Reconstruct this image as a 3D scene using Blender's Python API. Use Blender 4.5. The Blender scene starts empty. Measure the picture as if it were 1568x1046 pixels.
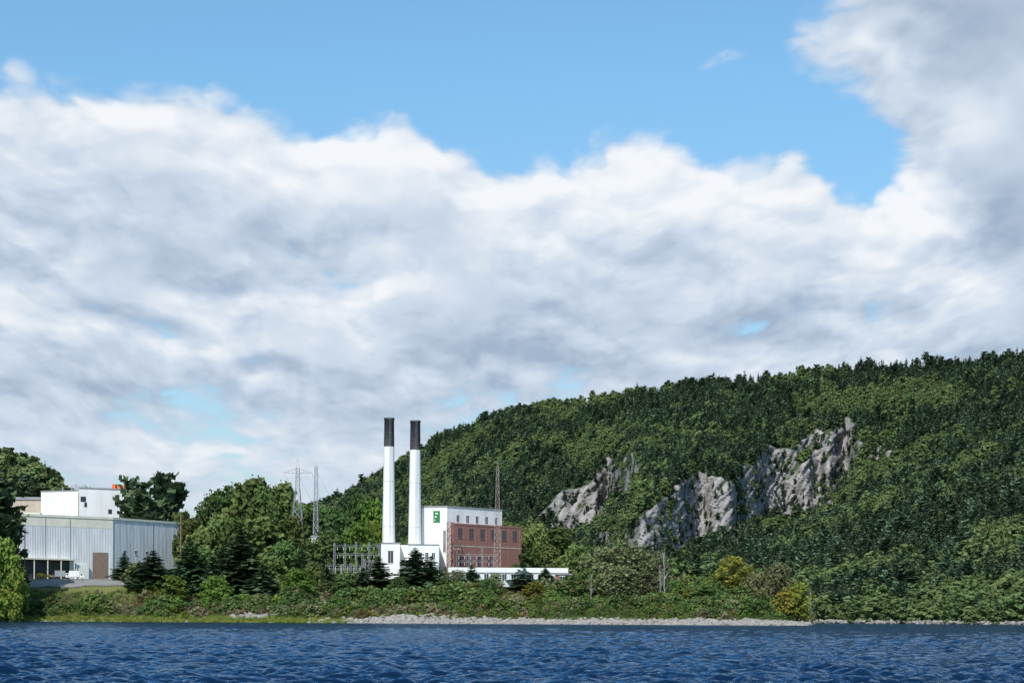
import bpy, math, random
import numpy as np
from mathutils import Vector, Matrix
random.seed(7); RNG=np.random.default_rng(11)
scene=bpy.context.scene
# ---------------------------------------------------------------- survey helpers
F=3049.0; CX=784.0; HY=941.0; CH=3.2; ROLL=math.radians(0.28)
def P(px,py,d):
    """world position of a surveyed bearing (px,py) at range d metres"""
    dx=px-CX; dz=HY-py
    x=dx*math.cos(ROLL)-dz*math.sin(ROLL); z=dx*math.sin(ROLL)+dz*math.cos(ROLL)
    return np.array([x/F*d,d,CH+z/F*d])
# ---------------------------------------------------------------- numpy noise
def vnoise(x,y,seed):
    r=np.random.default_rng(seed).random((256,256))
    xi=np.floor(x).astype(int); yi=np.floor(y).astype(int)
    fx=x-xi; fy=y-yi; fx=fx*fx*fx*(fx*(fx*6-15)+10); fy=fy*fy*fy*(fy*(fy*6-15)+10)
    a=r[xi%256,yi%256]; b=r[(xi+1)%256,yi%256]; c=r[xi%256,(yi+1)%256]; d=r[(xi+1)%256,(yi+1)%256]
    return (a*(1-fx)+b*fx)*(1-fy)+(c*(1-fx)+d*fx)*fy
def fbm(x,y,o=4,seed=1,rough=.5):
    x=np.asarray(x,float); y=np.asarray(y,float); s=0; a=.5; t=0
    for i in range(o):
        s=s+a*(vnoise(x,y,seed+i)*2-1); t+=a; a*=rough; x,y=(x*1.62-y*1.22)+7.1,(x*1.22+y*1.62)+3.7
    return s/t
def worley(x,y,seed):
    r=np.random.default_rng(seed).random((128,128,2)); xi=np.floor(x).astype(int); yi=np.floor(y).astype(int); best=np.full(np.shape(x),9.)
    for i in(-1,0,1):
        for j in(-1,0,1):
            p=r[(xi+i)%128,(yi+j)%128]; d=(xi+i+p[...,0]-x)**2+(yi+j+p[...,1]-y)**2; best=np.minimum(best,d)
    return 1-np.minimum(best,1)
def sstep(a,b,x):
    t=np.clip((x-a)/(b-a),0,1); return t*t*(3-2*t)
# ---------------------------------------------------------------- mesh helpers
def link(ob,parent=None,coll=None):
    (coll or scene.collection).objects.link(ob)
    if parent: ob.parent=parent
    return ob
def mesh_np(name,V,Fc,mat=None,smooth=False,attrs=None,mats=None,mi=None):
    V=np.asarray(V,np.float32); Fc=np.asarray(Fc,np.int32); k=Fc.shape[1]
    me=bpy.data.meshes.new(name); me.vertices.add(len(V)); me.vertices.foreach_set('co',V.ravel())
    me.loops.add(Fc.size); me.loops.foreach_set('vertex_index',Fc.ravel())
    me.polygons.add(len(Fc)); me.polygons.foreach_set('loop_start',np.arange(0,Fc.size,k,dtype=np.int32))
    me.polygons.foreach_set('loop_total',np.full(len(Fc),k,np.int32))
    if smooth: me.polygons.foreach_set('use_smooth',np.ones(len(Fc),bool))
    for m in (mats or ([mat] if mat else [])): me.materials.append(m)
    if mi is not None: me.polygons.foreach_set('material_index',np.asarray(mi,np.int32))
    for n,a in (attrs or {}).items():
        at=me.attributes.new(n,'FLOAT','POINT'); at.data.foreach_set('value',np.asarray(a,np.float32))
    me.update(calc_edges=True); return me
def obj(name,V,Fc,mat,parent=None,**k):
    return link(bpy.data.objects.new(name,mesh_np(name,V,Fc,mat,**k)),parent)
def empty(name,loc=(0,0,0)):
    e=bpy.data.objects.new(name,None); e.location=loc; e.empty_display_size=2; return link(e)
def gridfaces(nr,nc):
    i=np.arange(nr*nc).reshape(nr,nc); return np.stack([i[:-1,:-1],i[:-1,1:],i[1:,1:],i[1:,:-1]],-1).reshape(-1,4)
class Geo:
    def __init__(s): s.v=[];s.f=[]
    def quadhex(s,c):   # 8 corners bottom4 top4
        b=len(s.v); s.v+= [tuple(map(float,q)) for q in c]
        for f in ((0,3,2,1),(4,5,6,7),(0,1,5,4),(1,2,6,5),(2,3,7,6),(3,0,4,7)): s.f.append(tuple(b+i for i in f))
    def box(s,x0,x1,y0,y1,z0,z1):
        s.quadhex([(x0,y0,z0),(x1,y0,z0),(x1,y1,z0),(x0,y1,z0),(x0,y0,z1),(x1,y0,z1),(x1,y1,z1),(x0,y1,z1)])
    def beam(s,a,b,r,r2=None,n=4):
        a=Vector(a);b=Vector(b);r2=r if r2 is None else r2
        d=(b-a).normalized(); u=d.cross(Vector((0,0,1)));
        if u.length<.05: u=d.cross(Vector((0,1,0)))
        u.normalize(); w=d.cross(u); k=len(s.v)
        for c,rr in((a,r),(b,r2)):
            for i in range(n):
                t=2*math.pi*(i+.5)/n; s.v.append(tuple(c+u*math.cos(t)*rr+w*math.sin(t)*rr))
        for i in range(n):
            j=(i+1)%n; s.f.append((k+i,k+j,k+n+j,k+n+i))
        if n==4: s.f.append((k+3,k+2,k+1,k)); s.f.append((k+4,k+5,k+6,k+7))
    def wall(s,p0,p1,a0,a1,z0,z1,out=.1,dep=.1):
        """box on a wall running p0->p1, from a0..a1 metres, standing 'out' proud"""
        p0=np.array(p0[:2],float);p1=np.array(p1[:2],float); d=p1-p0; L=np.linalg.norm(d); d/=L
        n=np.array([d[1],-d[0]])
        A=p0+d*a0;B=p0+d*a1; o=n*out; i=-n*dep
        c=[A+o,B+o,B+i,A+i]
        s.quadhex([(q[0],q[1],z0) for q in c]+[(q[0],q[1],z1) for q in c])
    def prism(s,fp,z0,z1):
        b=len(s.v); n=len(fp)
        s.v+=[(q[0],q[1],z0) for q in fp]+[(q[0],q[1],z1) for q in fp]
        for i in range(n): j=(i+1)%n; s.f.append((b+i,b+j,b+n+j,b+n+i))
        s.f.append(tuple(b+n+i for i in range(n)))
    def make(s,name,mat,parent=None,smooth=False):
        me=bpy.data.meshes.new(name); me.from_pydata(s.v,[],s.f); me.materials.append(mat)
        if smooth:
            for p in me.polygons:p.use_smooth=True
        me.update(); return link(bpy.data.objects.new(name,me),parent)
# ---------------------------------------------------------------- node helpers
class NT:
    def __init__(s,t): s.t=t; s.n=t.nodes; s.l=t.links
    def set(s,sock,v):
        if hasattr(v,'is_output'): s.l.new(v,sock)
        elif v is not None: sock.default_value=v
    def node(s,ty,ins={},**k):
        n=s.n.new(ty)
        for a,b in k.items(): setattr(n,a,b)
        for a,b in ins.items(): s.set(n.inputs[a],b)
        return n
    def m(s,op,a,b=None,c=None,clamp=False):
        n=s.n.new('ShaderNodeMath'); n.operation=op; n.use_clamp=clamp
        s.set(n.inputs[0],a); s.set(n.inputs[1],b); s.set(n.inputs[2],c); return n.outputs[0]
    def vm(s,op,a,b=None,o=0):
        n=s.n.new('ShaderNodeVectorMath'); n.operation=op; s.set(n.inputs[0],a); s.set(n.inputs[1],b); return n.outputs[o]
    def mix(s,f,a,b,mode='MIX'):
        n=s.n.new('ShaderNodeMix'); n.data_type='RGBA'; n.blend_type=mode
        s.set(n.inputs[0],f); s.set(n.inputs[6],a); s.set(n.inputs[7],b); return n.outputs[2]
    def noise(s,vec,scale,detail=4,rough=.5,out=0):
        n=s.node('ShaderNodeTexNoise',{'Scale':scale,'Detail':detail,'Roughness':rough}); 
        if vec is not None: s.l.new(vec,n.inputs['Vector'])
        return n.outputs[out]
    def mr(s,v,a,b,c,d,smooth=False):
        n=s.n.new('ShaderNodeMapRange'); n.clamp=True
        if smooth: n.interpolation_type='SMOOTHSTEP'
        s.set(n.inputs[0],v)
        for i,q in enumerate((a,b,c,d)): s.set(n.inputs[i+1],q)
        return n.outputs[0]
def newmat(name):
    m=bpy.data.materials.new(name); m.use_nodes=True; m.node_tree.nodes.clear(); return m,NT(m.node_tree)
def c4(c): return (c[0],c[1],c[2],1)
def finish(nt,shader):
    o=nt.n.new('ShaderNodeOutputMaterial'); nt.l.new(shader,o.inputs[0])
def surf(name,col,col2=None,scale=.3,rough=.7,stretch=(1,1,1),bump=0,metal=0,spec=.3):
    m,nt=newmat(name); tc=nt.node('ShaderNodeTexCoord').outputs['Object']
    v=nt.vm('MULTIPLY',tc,stretch); f=nt.noise(v,scale,4,.6); f=nt.mr(f,.35,.68,0,1)
    c=nt.mix(f,c4(col),c4(col2 or [x*.8 for x in col]))
    b=nt.node('ShaderNodeBsdfPrincipled',{'Base Color':c,'Roughness':rough,'Metallic':metal,'Specular IOR Level':spec})
    if bump:
        bn=nt.node('ShaderNodeBump',{'Strength':bump,'Distance':.3,'Height':nt.noise(v,scale*4,4)}); nt.l.new(bn.outputs[0],b.inputs['Normal'])
    finish(nt,b.outputs[0]); return m
def leafmat(name,dark,light,trans=.25,hue=.03,vr=.6):
    m,nt=newmat(name)
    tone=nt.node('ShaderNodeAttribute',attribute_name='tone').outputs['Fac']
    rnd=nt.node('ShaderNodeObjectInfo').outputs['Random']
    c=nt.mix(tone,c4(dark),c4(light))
    h=nt.m('MULTIPLY_ADD',rnd,hue*2,.5-hue); rr=nt.m('FRACT',nt.m('MULTIPLY',rnd,17.3)); v=nt.m('MULTIPLY_ADD',rr,vr,1-vr/2)
    hs=nt.node('ShaderNodeHueSaturation',{'Hue':h,'Saturation':1.0,'Value':v,'Color':c})
    b=nt.node('ShaderNodeBsdfDiffuse',{'Color':hs.outputs[0]})
    t=nt.node('ShaderNodeBsdfTranslucent',{'Color':hs.outputs[0]})
    mx=nt.node('ShaderNodeMixShader',{0:trans,1:b.outputs[0],2:t.outputs[0]})
    finish(nt,mx.outputs[0]); return m
# ---------------------------------------------------------------- world
SUN_AZ=math.radians(-163); SUN_EL=math.radians(44)
sd=Vector((math.sin(SUN_AZ)*math.cos(SUN_EL),math.cos(SUN_AZ)*math.cos(SUN_EL),math.sin(SUN_EL)))
w=bpy.data.worlds.new("World"); scene.world=w; w.use_nodes=True; w.node_tree.nodes.clear()
try: w.cycles.sampling_method='NONE'
except Exception as ex: print(ex)
nt=NT(w.node_tree)
tc=nt.node('ShaderNodeTexCoord').outputs['Generated']; s3=nt.node('ShaderNodeSeparateXYZ',{0:tc})
sky=nt.node('ShaderNodeTexSky',sky_type='NISHITA'); sky.sun_disc=False; sky.sun_elevation=SUN_EL; sky.sun_rotation=SUN_AZ; sky.ozone_density=2.0; sky.air_density=1.0; sky.dust_density=.6
tint=nt.mix(nt.mr(s3.outputs[2],.0,.26,0,1),(.93,.92,1.0,1),(1.08,1.50,1.58,1))
skyc=nt.vm('MULTIPLY',sky.outputs[0],tint)
bg=nt.node('ShaderNodeBackground',{'Color':skyc,'Strength':.1}); wo=nt.n.new('ShaderNodeOutputWorld'); nt.l.new(bg.outputs[0],wo.inputs[0])
sl=bpy.data.lights.new('sun','SUN'); sl.energy=4.3; sl.angle=math.radians(.5); sl.color=(1,.96,.90)
so=link(bpy.data.objects.new('sun',sl)); so.rotation_euler=sd.to_track_quat('Z','Y').to_euler(); so.location=(0,0,500)
# ---------------------------------------------------------------- cloud bank: partial sky dome 28 km out
azs=np.unique(np.r_[np.linspace(-1.75,-.29,90),np.linspace(-.29,.29,1000),np.linspace(.29,1.75,90)])
els=np.unique(np.r_[np.linspace(-.02,0,3),np.linspace(0,.33,560),np.linspace(.33,.9,60)])
AZ,EL=np.meshgrid(azs,els); U0=AZ*3.049; V0=EL*3.049
tops=np.array([(-60,165),(0,172),(130,174),(250,168),(400,185),(480,195),(560,184),(610,194),(650,246),(740,250),(800,240),(860,222),(960,205),(1010,194),(1070,226),(1130,246),(1200,242),(1260,275),(1330,300),(1400,305),(1568,330),(1640,340)],float)
BX=lambda x:(x-CX)/1000; BY=lambda y:(HY-y)/1000
def blobs(U,V,lst):
    s=0
    for x,y,rx,ry,wt in lst:
        q=1-np.minimum(1,np.sqrt(((U-BX(x))*1000/rx)**2+((V-BY(y))*1000/ry)**2)); s=s+wt*q*q*(3-2*q)
    return s
def cdens(U,V):
    wu=.032*fbm(U*7,V*9,4,301); wv=.024*fbm(U*7+5,V*9+9,4,311); u=U+wu; v=V+wv
    top=np.interp(u,BX(tops[:,0]),BY(tops[:,1])); band=np.clip((top-v)*8.5-.05,-.9,.46)
    low=np.interp(v,[0,.1,.2,.3,.42,1],[.15,.16,.18,.27,.5,.6]); cov=np.minimum(band,low)
    cov=np.maximum(cov,blobs(u,v,[(1570,-30,580,300,1.25),(1530,200,380,250,.95),(1590,350,260,200,.8)])-.36)
    cov=cov+blobs(u,v,[(180,640,420,80,-.10),(1275,255,80,60,-.35),(1150,60,90,90,-.4)])
    vc=np.maximum(v,-.1)+.24; x=u/vc*1.0+3; y=np.log(vc)*1.55+5
    n=fbm(x*4.2,y*4.2*1.25,6,321,.53)
    st=fbm(x*3.0,y*13,4,341)
    p=.55*worley(x*6+.25*n,y*7.5,331)+.28*worley(x*13+.5*n,y*15,332)+.17*worley(x*27+n,y*30,333)
    lo=1-sstep(.12,.38,v)
    return cov+.56*n*(1-.45*lo)+.55*(p-.72)*(1-.5*lo)+.32*st*lo
d0=cdens(U0,V0); d1=cdens(U0-.010,V0+.026); d2=cdens(U0-.03,V0+.085)
alpha=sstep(-.06,.24,d0)*.97
c0=np.clip(d0,0,.6);c1=np.clip(d1,0,.6);c2=np.clip(d2,0,.6)
wu=.09*fbm(U0*6,V0*9,4,351); wv=.06*fbm(U0*6+3,V0*9,4,361)
bl=[(540,225,110,60,.4),(570,440,180,80,.32),(760,380,150,70,.3),(860,255,130,50,.25),(1010,240,90,60,.3),(1010,330,260,90,.2),
(1350,95,60,55,.5),(1390,325,110,50,.6),(1460,200,130,80,.3),(1370,450,220,70,.32),(1180,410,110,60,.2),(240,545,60,40,.35),(315,552,55,28,.35),(650,570,140,50,.22),
(1050,565,120,35,.3),(250,480,200,60,.22),(430,310,200,45,.2),(60,520,130,40,.25),(250,700,500,50,.1),
(120,240,260,90,-.12),(750,525,260,70,-.28),(1130,490,220,70,-.25),(1450,60,320,150,-.35),(1510,350,150,90,-.42),(120,620,260,50,-.12),(300,385,260,50,-.18),(870,450,160,50,-.12)]
lit=.53+.85*(c0-c1)+.55*(c0-c2)-.10*sstep(.15,.6,d0)+blobs(U0+wu,V0+wv,bl)+.12*fbm(U0*22,V0*34,4,371)  # sunlit tops and shaded undersides, painted into the cloud emission colour
lit=np.clip(lit,0,1); lit=np.where(V0<.3,lit*(V0/.3)+.66*(1-V0/.3),lit)
m,nt=newmat('sky_clouds'); al=nt.node('ShaderNodeAttribute',attribute_name='cover').outputs['Fac']; li=nt.node('ShaderNodeAttribute',attribute_name='painted_light').outputs['Fac']
cr=nt.n.new('ShaderNodeValToRGB'); nt.l.new(li,cr.inputs[0]); e=cr.color_ramp.elements
e[0].position=0; e[0].color=(.37,.46,.60,1); e[1].position=1; e[1].color=(.92,.94,.97,1); k=e.new(.5); k.color=(.61,.70,.82,1)
em=nt.node('ShaderNodeEmission',{'Color':cr.outputs[0],'Strength':1.0}); tr=nt.n.new('ShaderNodeBsdfTransparent')
mx=nt.node('ShaderNodeMixShader',{0:al,1:tr.outputs[0],2:em.outputs[0]}); finish(nt,mx.outputs[0])
try: m.cycles.emission_sampling='NONE'
except Exception as ex: print(ex)
RD=28000.0
obj('sky',np.stack([RD*np.sin(AZ)*np.cos(EL),RD*np.cos(AZ)*np.cos(EL),RD*np.sin(EL)],-1).reshape(-1,3),gridfaces(*AZ.shape),m,smooth=True,attrs={'cover':alpha.ravel(),'painted_light':lit.ravel()})
# ---------------------------------------------------------------- camera
cam=bpy.data.cameras.new('camera'); cam.lens=70; cam.sensor_width=36; cam.shift_y=(HY-523)/1568; cam.clip_start=1; cam.clip_end=90000
co=link(bpy.data.objects.new('camera',cam)); cr_,sr_=math.cos(ROLL),math.sin(ROLL)
co.matrix_world=Matrix(((cr_,-sr_,0,0),(0,0,-1,0),(sr_,cr_,0,CH),(0,0,0,1))); scene.camera=co
# ---------------------------------------------------------------- near ground
PLAT=16.0
def G(X,Y):
    X=np.asarray(X,float);Y=np.asarray(Y,float); s=CX+F*X/np.maximum(Y,1)
    ys=np.interp(s,[-400,0,530,700,900,1100,1240,2000],[715,712,700,690,694,690,690,690])+6*fbm(X/30,X*0+.5,4,5)
    e=Y-ys
    e2=np.where(e>0,e*(1+1.3*(1-sstep(190,330,s))),e)
    z=np.interp(e2,[-200,-20,0,8,40,62,92,130],[-8,-2.2,0,1.0,4.6,9.0,15.4,PLAT])+.5*fbm(X/9,Y/9,3,21)*sstep(2,30,e)*(1-sstep(70,95,e2))
    back=np.interp(s,[-300,0,60,110,160,300,450,530,620],[76,72,66,50,38,34,28,20,PLAT])
    st=np.interp(s,[250,320],[905,815]); z=z+(back-PLAT)*sstep(0,90,Y-st)*(e>60)
    tap=1-sstep(1120,1238,s); z=np.where(z>0,z*(.16+.84*tap),z)
    z=np.where(s>1238,z-(s-1238)*.25,z)
    return np.maximum(z,-8)
xs=np.unique(np.concatenate([np.linspace(-6000,-420,20),np.arange(-420,420,2.5),np.linspace(420,6000,20)]))
ysg=np.unique(np.concatenate([np.linspace(640,1000,200),np.linspace(1000,1500,50),np.linspace(1500,20000,20)]))
XX,YY=np.meshgrid(xs,ysg); ZZ=G(XX,YY)
m,nt=newmat('grass_ground'); tcn=nt.node('ShaderNodeTexCoord').outputs['Object']
n1=nt.noise(tcn,.05,4,.6); n2=nt.noise(tcn,.6,4,.6)
cA=nt.mix(nt.mr(n1,.4,.62,0,1),(.06,.10,.025,1),(.15,.17,.05,1)); cA=nt.mix(nt.mr(n2,.4,.7,0,.6),cA,(.18,.15,.08,1))
z=nt.node('ShaderNodeSeparateXYZ',{0:tcn}).outputs[2]
cA=nt.mix(nt.mr(nt.m('ADD',z,nt.m('MULTIPLY',n2,.8)),.7,1.3,1,0),cA,(.27,.24,.195,1))
b=nt.node('ShaderNodeBsdfDiffuse',{'Color':cA}); finish(nt,b.outputs[0])
obj('ground',np.stack([XX,YY,ZZ],-1).reshape(-1,3),gridfaces(*XX.shape),m,smooth=True)
# ---------------------------------------------------------------- hill
ridge=[(380,800),(480,778),(530,762),(560,742),(590,722),(650,690),(670,672),(720,658),(740,645),(800,628),(870,619),(980,604),(1080,594),(1180,583),(1260,571),(1370,563),(1500,558),(1568,546),(1700,520),(1900,520)]
NS,NR=560,340
S=np.linspace(430,1880,NS); T=np.linspace(0,1,NR)
rr=np.interp(S,[a for a,b in ridge],[b for a,b in ridge])-(S-CX)*math.tan(ROLL); rr=rr+3*fbm(S/40,S*0,3,40)
foot=np.interp(S,[430,800,1240,1568,1900],[1550,1250,960,860,820]); rid=np.interp(S,[430,650,900,1568,1900],[2700,2450,2250,2050,1950])
frow=HY+(CH+1.5)*F/foot
SS=S[None,:].repeat(NR,0); ROW=frow[None]+(rr-frow)[None]*T[:,None]
ROWP=ROW+(SS-CX)*math.tan(ROLL)
def inpoly(x,y,poly):
    r=np.zeros(x.shape,bool); n=len(poly)
    for i in range(n):
        x0,y0=poly[i];x1,y1=poly[(i+1)%n]
        if y0==y1: continue
        r^=((y0>y)!=(y1>y))&(x<(x1-x0)*(y-y0)/(y1-y0)+x0)
    return r
cliffs=[[(812,824),(822,785),(850,758),(895,740),(930,708),(972,698),(980,735),(950,768),(915,792),(885,812),(850,826)],
[(950,860),(972,800),(1005,765),(1050,732),(1085,725),(1110,738),(1150,735),(1160,788),(1128,830),(1060,840),(1010,856),(985,866)],
[(1095,775),(1130,728),(1180,680),(1215,688),(1245,658),(1312,646),(1316,695),(1294,738),(1270,780),(1215,796),(1160,795),(1120,822)],
[(890,852),(915,815),(950,800),(958,838),(925,860)],[(1322,720),(1345,683),(1362,688),(1342,728)]]
wx=SS+20*fbm(SS/20,ROWP/20,5,50); wy=ROWP+18*fbm(SS/16,ROWP/18,5,60)
rock=np.zeros(SS.shape)
for c in cliffs: rock=np.maximum(rock,inpoly(wx,wy,c))
diag=fbm((SS+ROWP*.75)/10,(ROWP-SS*.3)/46,4,66)
rock=rock*(diag>-.38)
rk=rock.copy()
for _ in range(2): rk=(rk*2+np.roll(rk,1,0)+np.roll(rk,-1,0)+np.roll(rk,1,1)+np.roll(rk,-1,1))/6
W=np.exp(.9*fbm(SS/90,ROWP/50,3,70)); 
rks=rk.copy()
for _ in range(8): rks=(rks+np.roll(rks,1,0)+np.roll(rks,-1,0)+np.roll(rks,1,1)+np.roll(rks,-1,1))/5
W*=(1-.9*sstep(.1,.6,rks))
spur=np.interp(SS,[1100,1200,1300,1400,1500,1568,1900],[880,838,795,745,705,685,600])
W+=11*np.exp(-((ROWP-spur)/5.0)**2)*sstep(1130,1240,SS)
sp2=np.interp(SS,[980,1100,1200,1300,1380],[860,840,805,760,650])
W+=3*np.exp(-((ROWP-sp2)/5.0)**2)*sstep(1000,1100,SS)*(1-sstep(1330,1380,SS))
for _ in range(6): W[:,1:-1]=(W[:,:-2]+W[:,1:-1]+W[:,2:])/3
cum=np.cumsum(W,0); cum=(cum-cum[0])/(cum[-1]-cum[0]); D=foot[None]+(rid-foot)[None]*cum
Xh=(SS-CX)/F*D; Yh=D.copy(); Zh=CH+(HY-ROW)/F*D
rg=np.abs(fbm((SS+ROWP*.6)/8,(ROWP-SS*.3)/50,4,80)); rg2=fbm(SS/16,ROWP/9,3,84)
Yh=Yh-rks*(13*(.5-rg)+3*rg2); Zh=Zh+rks*1.5*rg2
nb=12; Xb=[];Yb=[];Zb=[]
for i in range(1,nb+1):
    Yb.append(Yh[-1]+i*60); Xb.append((S-CX)/F*Yb[-1]); Zb.append(Zh[-1]-i*i*1.6-i*3)
Xa=np.vstack([Xh[0]*.985,Xh,Xb]);Ya=np.vstack([Yh[0]*.985,Yh,Yb]);Za=np.vstack([Zh[0]*0-6,Zh,Zb]); RK=np.vstack([rk[0]*0,rk,np.zeros((nb,NS))])
m,nt=newmat('hill_rock_and_soil'); tcn=nt.node('ShaderNodeTexCoord').outputs['Object']; rkA=nt.node('ShaderNodeAttribute',attribute_name='rock').outputs['Fac']
s_=nt.node('ShaderNodeSeparateXYZ',{0:tcn}); ld=nt.node('ShaderNodeCombineXYZ',{0:nt.m('MULTIPLY_ADD',s_.outputs[2],-.45,s_.outputs[0]),1:nt.m('MULTIPLY',s_.outputs[1],.3),2:nt.m('MULTIPLY',s_.outputs[2],.12)}).outputs[0]
a1=nt.noise(ld,.14,6,.62); a3=nt.noise(ld,.40,4,.7); a4=nt.noise(tcn,.10,4,.65)
rc=nt.mix(nt.mr(a1,.38,.58,0,1),(.17,.162,.165,1),(.35,.33,.32,1)); rc=nt.mix(nt.mr(a3,.53,.66,0,.65),rc,(.11,.108,.112,1))
rc=nt.mix(nt.mr(a4,.57,.65,0,.8),rc,(.09,.11,.06,1))
gc=nt.mix(nt.mr(a4,.4,.65,0,1),(.045,.07,.035,1),(.08,.10,.05,1))
cc=nt.mix(nt.mr(rkA,.3,.6,0,1),gc,rc)
b=nt.node('ShaderNodeBsdfDiffuse',{'Color':cc}); finish(nt,b.outputs[0])
obj('wooded_hill',np.stack([Xa,Ya,Za],-1).reshape(-1,3),gridfaces(*Xa.shape),m,attrs={'rock':RK.ravel()})
# ---------------------------------------------------------------- tree prototypes (unit height)
bark=surf('bark',(.13,.10,.075),(.07,.055,.04),3,.9)
birch=surf('dead_wood',(.50,.48,.45),(.32,.30,.27),3,.9)
def assemble(name,g,LV,LF,tone,lm,bm=None):
    nv=len(g.v); tv=np.array(g.v).reshape(-1,3); tf=[f for f in g.f if len(f)==4]
    V=np.vstack([tv,LV]); Fc=np.vstack([np.array(tf),np.array(LF)+nv])
    me=mesh_np(name,V,Fc,mats=[bm or bark,lm],mi=np.r_[np.zeros(len(tf)),np.ones(len(LF))],attrs={'tone':np.r_[np.zeros(nv),tone]})
    return me
def quads(C,A,B):
    """leaf quads: centre C, half axes A,B"""
    V=np.stack([C-A-B*.6,C+A*.9-B,C+A+B*.7,C-A*.8+B],1).reshape(-1,3); n=len(C)
    return V,np.arange(4*n).reshape(n,4)
def rdir(r,n):
    v=r.normal(size=(n,3)); return v/np.linalg.norm(v,axis=1)[:,None]
def conifer(name,seed,R,lm,wh=26,br=9,spr=5,pine=False,z0=.06,leaf=1.0,trunk=True):
    r=np.random.default_rng(seed); g=Geo(); g.beam((0,0,-.03),(0,0,.97),.017,.002,5); g.f=[f for f in g.f if len(f)==4]
    C=[];A=[];B=[];tn=[]
    for k in range(wh):
        t=(k+r.random()*.6)/wh; z=z0+(1-z0)*t**.92
        if pine: rad=R*(math.sin(math.pi*min(1,(.12+.88*(1-t))))**.6*.8+.15)*(.5+.8*r.random()); 
        else: rad=R*((1-t)**.85*.97+.03)*(.75+.4*r.random())
        if t<.1: rad*=.75
        n=max(4,int(br*(1-.5*t)))
        a0=r.random()*6.28
        for j in range(n):
            if pine and r.random()<.25: continue
            a=a0+j*6.283/n+r.normal()*.25; L=rad*(.65+.5*r.random()); dv=np.array([math.cos(a),math.sin(a),0]); sd_=np.array([-dv[1],dv[0],0])
            tip=(.25 if pine else -.28+.5*t)
            if L>.06 and trunk: g.beam((0,0,z),tuple(dv*L*.8+np.array([0,0,z+tip*L*.8])),.004,.0015,4)
            tb=r.random()*.4
            for q in range(spr):
                u=(q+.7)/spr; c=dv*L*u+np.array([0,0,z+tip*L*u*(1 if pine else u**.6)+r.normal()*.006]); c=c+sd_*r.normal()*L*.10
                wid=(L*.30*(1.15-u*.7)+.008)*leaf; ln=(L/spr*.85+.006)*leaf
                tilt=r.normal()*.35
                C.append(c);A.append(dv*ln+np.array([0,0,tip*ln+r.normal()*.3*ln]));B.append(sd_*wid*math.cos(tilt)+np.array([0,0,wid*math.sin(tilt)*1.0]))
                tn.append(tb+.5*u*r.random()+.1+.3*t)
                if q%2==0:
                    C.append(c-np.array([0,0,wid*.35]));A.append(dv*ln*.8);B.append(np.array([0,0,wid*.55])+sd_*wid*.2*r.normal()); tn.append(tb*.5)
    V,Fq=quads(np.array(C),np.array(A),np.array(B)); return assemble(name,g,V,Fq,np.clip(np.repeat(tn,4),0,1),lm)
def broadleaf(name,seed,R,lm,clumps=26,per=90,base=.18,leaf=.026,fork=.25,top=1.0):
    r=np.random.default_rng(seed); g=Geo(); g.beam((0,0,-.03),(0,0,fork),.024,.017,6)
    cs=[]
    for i in range(clumps):
        t=(i+.5)/clumps; z=base+(top-base)*(.08+.86*t); h=(z-base)/(top-base)
        rad=R*math.sqrt(max(.05,1-(2*h-.85)**2*.72))*(.35+.7*r.random()); a=i*2.4+r.normal()*.4
        rad*= (1 if h<.8 else .6)
        cs.append((np.array([math.cos(a)*rad*.8,math.sin(a)*rad*.8,z-.02]),R*(.26+.22*r.random())))
    C=[];A=[];B=[];tn=[]
    for c,cr0 in cs:
        g.beam((0,0,fork*.8+r.random()*.2*max(.05,c[2]-fork)),tuple(c),.008,.002,4)
        n=int(per*(.7+.6*r.random())); dv=rdir(r,n); rad=cr0*(.35+.65*r.random(n)**.5)*(1+.25*r.normal(size=n)*.5)
        p=c+dv*rad[:,None]*np.array([1,1,.72]); sc=leaf*(.5+r.random(n))
        nrm=rdir(r,n)*.8+dv*.7+np.array([0,0,.45]); nrm/=np.linalg.norm(nrm,axis=1)[:,None]
        a=np.cross(nrm,rdir(r,n)); a/=np.linalg.norm(a,axis=1)[:,None]; b=np.cross(nrm,a)
        C.append(p);A.append(a*sc[:,None]);B.append(b*sc[:,None]*.7)
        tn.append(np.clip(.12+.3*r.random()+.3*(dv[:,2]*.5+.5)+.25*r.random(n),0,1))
    V,Fq=quads(np.vstack(C),np.vstack(A),np.vstack(B)); return assemble(name,g,V,Fq,np.repeat(np.concatenate(tn),4),lm)
L_spruce=leafmat('spruce_needles',(.05,.09,.05),(.13,.205,.095),.2)
L_pine=leafmat('pine_needles',(.045,.08,.04),(.13,.18,.09),.15)
L_dec=leafmat('leaves_green',(.06,.10,.03),(.17,.235,.08),.3,.035,.8)
L_bright=leafmat('leaves_bright',(.08,.14,.025),(.21,.29,.065),.35)
L_olive=leafmat('leaves_olive',(.09,.10,.045),(.24,.245,.12),.25)
L_yel=leafmat('leaves_yellow_green',(.15,.16,.025),(.34,.34,.07),.35)
L_red=leafmat('leaves_rust',(.12,.085,.04),(.27,.17,.09),.3)
L_tan=leafmat('dry_brush',(.17,.15,.085),(.33,.28,.17),.3)
L_h1=leafmat('hill_conifer_needles',(.055,.095,.065),(.15,.21,.115),.15,.018,.8)
L_h2=leafmat('hill_leaves',(.08,.12,.05),(.20,.265,.10),.25,.02,.6)
L_reed=leafmat('reed_blades',(.17,.21,.04),(.38,.42,.10),.4)
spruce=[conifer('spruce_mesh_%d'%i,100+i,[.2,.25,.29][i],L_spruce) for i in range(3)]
pine=[conifer('pine_mesh_%d'%i,120+i,[.23,.28][i],L_pine,wh=15,br=8,spr=6,pine=True,z0=.25,leaf=1.1) for i in range(2)]
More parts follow.
